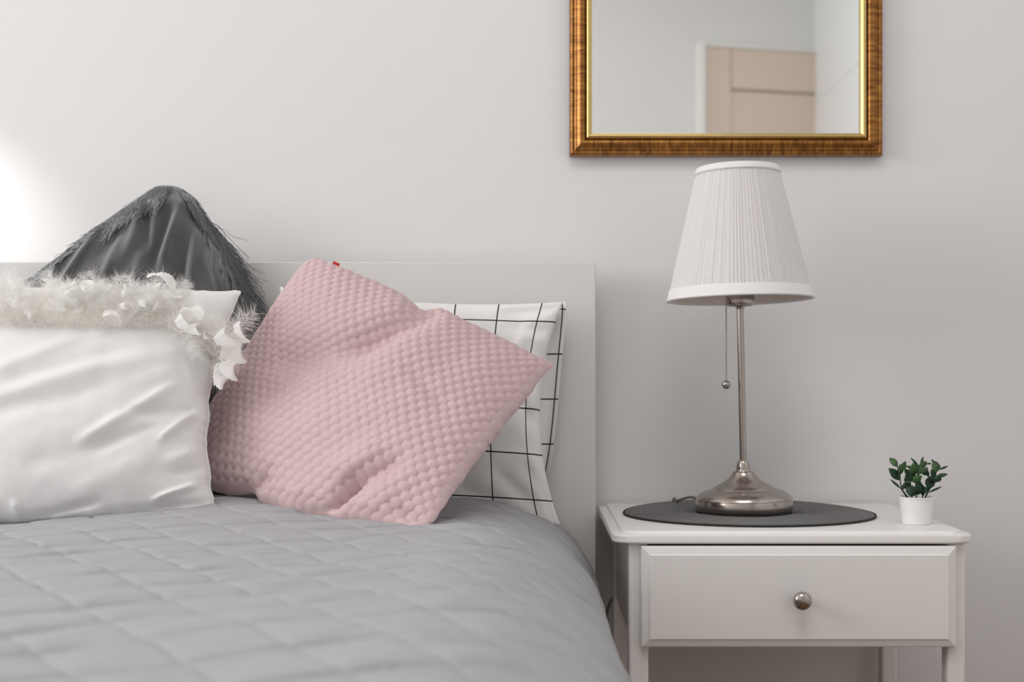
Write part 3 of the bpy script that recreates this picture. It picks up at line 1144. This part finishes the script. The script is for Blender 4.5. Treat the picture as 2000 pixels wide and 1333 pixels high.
rings = lathe(bm, [(.0060, ZS - .003), (.0068, ZS), (.0180, ZS + .0008), (.0203, ZS + .0028), (.0214, ZS + .006), (.0216, ZS + .020), (.0200, ZS + .022),
                   (.0165, ZS + .023), (.0165, ZS + .060), (.012, ZS + .060)], 48)
cap(bm, rings[-1])
obj('socket', bm, M_nickel, lamp, smooth=True).modifiers.new('es', 'EDGE_SPLIT').split_angle = math.radians(45)
bm = bmesh.new()
rings = lathe(bm, [(.010, ZS + .060), (.012, ZS + .070), (.019, ZS + .084), (.0225, ZS + .098), (.019, ZS + .112), (.010, ZS + .120), (.002, ZS + .1225)], 32)
cap(bm, rings[-1])
obj('bulb', bm, M_bulb, lamp, smooth=True)
# pleated shade
SZ0, SZ1 = .9020 - LZ, 1.0985 - LZ
TIP = .027                       # the shade sits tipped slightly back on its carrier
R0, R1 = .1084, .0608
NP = 1056
rp = random.Random(3)
pl = []
k = 0
while k < NP:
    w = rp.choice((7, 8, 9, 11, 12, 14))
    amp = rp.uniform(.35, 1.0)
    for j in range(w):
        if k < NP:
            s = j / w
            pl.append(amp * (math.sin(PI * s) ** .6))
            k += 1
pl = np.array(pl)
v, f = [], []
hs = [0, .015, .05, .25, .5, .75, .93, .985, 1.0]
ang = np.linspace(0, 2 * PI, NP, endpoint=False)
for h_ in hs:
    R = R0 + (R1 - R0) * h_
    e = 1 - .35 * (h_ < .03) - .2 * (h_ > .97)
    rr = R - .0002 + (pl - .5) * .0021 * e * (.75 + .25 * (1 - h_))
    tw = .004 * np.sin(ang * 9 + 3 * h_)
    for a, r in zip(ang + tw, rr):
        v.append((r * math.cos(a), r * math.sin(a), SZ0 + (SZ1 - SZ0) * h_ - TIP * r * math.sin(a)))
for i in range(len(hs) - 1):
    for k in range(NP):
        j = (k + 1) % NP
        f.append((i * NP + k, i * NP + j, (i + 1) * NP + j, (i + 1) * NP + k))
shade = pyobj('lamp_shade', v, f, M_shade, lamp, smooth=True)
shade['label'] = 'white finely pleated tapered shade'
shade['local'] = 1
H = SZ1 - SZ0


def cone_r(z):
    return R0 + (R1 - R0) * (z - SZ0) / H


bm = bmesh.new()
lathe(bm, [(cone_r(SZ0 + .001) - .0030, SZ0 + .002), (cone_r(SZ1) - .0030, SZ1 - .002)], 96)
for q in bm.verts:
    q.co.z -= TIP * q.co.y
obj('lining', bm, mat('cream_lining', lin(238, 228, 220), .8, trans=.3, spec=.2), shade, smooth=True)
for nm, za, zb, d in (('lower_band', SZ0 - .0012, SZ0 + .0165, .0012), ('upper_band', SZ1 - .0090, SZ1 + .0012, .0012)):
    bm = bmesh.new()
    lathe(bm, [(cone_r(za) - .0038, za + .0006), (cone_r(za) - .001, za - .0004), (cone_r(za) + d + .0004, za), (cone_r(za) + d + .0009, za + .0016),
               (cone_r(za + .0034) + d + .0007, za + .0034), (cone_r(za + .0044) + d, za + .0044), (cone_r(zb) + d, zb - .0006), (cone_r(zb) + .0002, zb), (cone_r(zb) - .0038, zb - .0006)], 128)
    for q in bm.verts:
        q.co.z -= TIP * q.co.y
    obj(nm, bm, M_band, shade, smooth=True)
VV, FF = [], []
for k in range(3):
    a = 2 * PI * k / 3 + .4
    vv, ff = tube_arrays([(.016 * math.cos(a), .016 * math.sin(a), ZS + .0585), (.05 * math.cos(a), .05 * math.sin(a), ZS + .075),
                          ((cone_r(ZS + .09) - .004) * math.cos(a), (cone_r(ZS + .09) - .004) * math.sin(a), ZS + .09)], .0014, 6)
    o = len(VV)
    VV += vv
    FF += [tuple(q + o for q in t) for t in ff]
pyobj('shade_carrier', VV, FF, M_nickel, lamp)
# pull chain
chx = (1418 - 1446) / F * LD - .001
ztop, zball = CAMZ - (596 - CY) / F * LD - LZ, CAMZ - (751 - CY) / F * LD - LZ
off = lambda z: .0201 * z              # the chain hangs plumb while the lamp leans
bm = bmesh.new()
n_b = 28
for k in range(n_b + 1):
    z = ztop + (zball + .006 - ztop) * k / n_b
    x = chx + off(z) - off(ztop)
    r_ = bmesh.ops.create_icosphere(bm, subdivisions=1, radius=.0016, matrix=Matrix.Translation((x, -.012, z)))
vv, ff = tube_arrays([(chx, -.012, ztop), (chx + off(zball) - off(ztop), -.012, zball)], .0004, 4)
vs = [bm.verts.new(a) for a in vv]
for q in ff:
    bm.faces.new([vs[i] for i in q])
ch = obj('pull_chain', bm, M_nickel, lamp, smooth=True)
ch['local'] = 1
bm = bmesh.new()
xb = chx + off(zball) - off(ztop)
bmesh.ops.create_uvsphere(bm, u_segments=28, v_segments=18, radius=.0066, matrix=Matrix.Translation((xb, -.012, zball)))
obj('chain_ball', bm, M_nickel, ch, smooth=True)
vv, ff = tube_arrays([(-.017, -.008, ZS + .012), (chx + .003, -.012, ZS + .008), (chx, -.012, ztop + .001)], .0022, 8)
pyobj('chain_outlet', vv, ff, M_nickel, lamp, smooth=True)
# mains cord: leaves the base behind, drops behind the nightstand and shows again beside its back leg
cp = smooth_path([(-.056, .036, .012), (-.070, .060, .018), (-.082, .095, .012), (-.086, .125, .0065), (-.087, .150, .0060), (-.090, .1625, .001),
                  (-.110, .1640, -.06), (-.195, .1630, -.16), (-.200, .1625, -.24), (-.196, .1625, -.32), (-.192, .1625, -.45), (-.185, .1620, -.575)], 8)
vv, ff = tube_arrays(cp, .0021, 8)
pyobj('power_cord', vv, ff, M_cord, lamp, smooth=True)

# ------------------------------------------------------------------ potted plant
PD = 1.897
PX = (1789.5 - CX) / F * PD
pp = thing('potted_plant', 'small artificial green plant in a plain white pot on the nightstand', 'plant', (PX, PD, TZ))
bm = bmesh.new()
rings = lathe(bm, [(.0180, 0), (.0188, .0006), (.0192, .0020), (.0236, .0365), (.0242, .0368), (.0244, .0376), (.0242, .0386), (.0234, .0388), (.0230, .0380), (.0222, .0330)],
              72, PX, PD, TZ)
cap(bm, rings[0])
obj('pot', bm, M_pot, pp, smooth=True).modifiers.new('es', 'EDGE_SPLIT').split_angle = math.radians(50)
bm = bmesh.new()
rings = lathe(bm, [(.0224, .0340), (.016, .0352), (.008, .0358), (.002, .036)], 32, PX, PD, TZ)
cap(bm, rings[-1])
obj('soil', bm, M_soil, pp, smooth=True)


def cpx(x, y):
    return 1700 + x / 5.796, 870 + y / 5.796


def leaf(b, t, w, m, fold=.25, bend=.12):
    b, t = Vector(b), Vector(t)
    d = t - b
    L = d.length
    d.normalize()
    view = Vector((0, -1, .15)).normalized()
    s = d.cross(view).normalized()
    nrm = s.cross(d).normalized()
    if nrm.y > 0:
        nrm = -nrm
    V, Fc = [], []
    prof_ = [(0, .06), (.15, .55), (.35, .95), (.55, 1.0), (.75, .72), (.9, .35), (1.0, .02)]
    for (q, ww) in prof_:
        c = b + d * L * q + nrm * (bend * L * math.sin(q * PI))
        hw = w * .5 * ww
        V += [c + s * hw + nrm * fold * hw, c, c - s * hw + nrm * fold * hw]
    for i in range(len(prof_) - 1):
        a = i * 3
        Fc += [(a, a + 1, a + 4, a + 3), (a + 1, a + 2, a + 5, a + 4)]
    o = pyobj('leaf', V, Fc, m, pp, smooth=True)
    md = o.modifiers.new('thick', 'SOLIDIFY')
    md.thickness = .0005
    return o


rl = random.Random(8)
leaves = [(310, 250, 215, 145, 60, 0), (335, 300, 400, 180, 55, 0), (340, 395, 205, 262, 80, 1), (350, 495, 222, 385, 24, 1), (365, 500, 395, 415, 40, 1), (470, 345, 492, 190, 85, 0),
          (530, 315, 645, 262, 55, 0), (540, 255, 640, 188, 55, 0), (565, 235, 600, 128, 24, 1), (540, 240, 448, 140, 22, 1), (630, 215, 692, 206, 16, 1), (735, 315, 735, 180, 80, 0),
          (765, 280, 878, 238, 20, 1), (745, 355, 878, 328, 38, 0), (718, 200, 688, 160, 18, 1), (655, 500, 690, 345, 90, 1), (740, 420, 790, 330, 60, 1), (455, 440, 385, 370, 60, 1),
          (475, 415, 585, 345, 70, 0), (465, 585, 470, 455, 115, 1), (600, 575, 560, 420, 60, 1), (650, 540, 815, 465, 20, 1), (660, 360, 632, 280, 34, 1), (470, 260, 400, 238, 26, 0),
          (400, 400, 440, 300, 50, 1), (545, 560, 520, 430, 70, 1), (430, 330, 385, 270, 45, 0), (590, 330, 640, 300, 40, 1), (720, 380, 690, 270, 50, 1), (640, 560, 620, 470, 45, 1), (500, 420, 455, 300, 70, 0), (560, 330, 590, 215, 55, 0), (430, 520, 410, 420, 60, 1), (525, 500, 560, 395, 60, 1), (340, 330, 330, 215, 50, 0), (690, 430, 745, 340, 60, 1), (520, 300, 560, 225, 45, 1)]
for (x0, y0, x1, y1, w, dk_) in leaves:
    D0 = PD + rl.uniform(-.010, .010)
    D1 = D0 + rl.uniform(-.010, .010)
    a, b_ = P(*cpx(x0, y0), D0), P(*cpx(x1, y1), D1)
    leaf(a, b_, 1.28 * w / 5.796 / F * PD, M_leaf2 if dk_ else M_leaf, fold=rl.uniform(.1, .5), bend=rl.uniform(-.05, .15))
for pts in ([(430, 600), (360, 500), (335, 390), (310, 250)], [(470, 600), (450, 470), (470, 345)], [(520, 600), (530, 430), (540, 240)], [(590, 600), (590, 500), (560, 420), (545, 300)],
            [(615, 600), (655, 500), (660, 360), (640, 250)], [(620, 600), (680, 480), (735, 400), (740, 300)], [(420, 600), (345, 490)]):
    pth = smooth_path([P(*cpx(x, y), PD + rl.uniform(-.004, .004)) for x, y in pts], 5)
    vv, ff = tube_arrays(pth, .0009, 6)
    pyobj('stem', vv, ff, M_stem, pp, smooth=True)

for o in list(S.objects):
    if 'local' in o:
        del o['local']
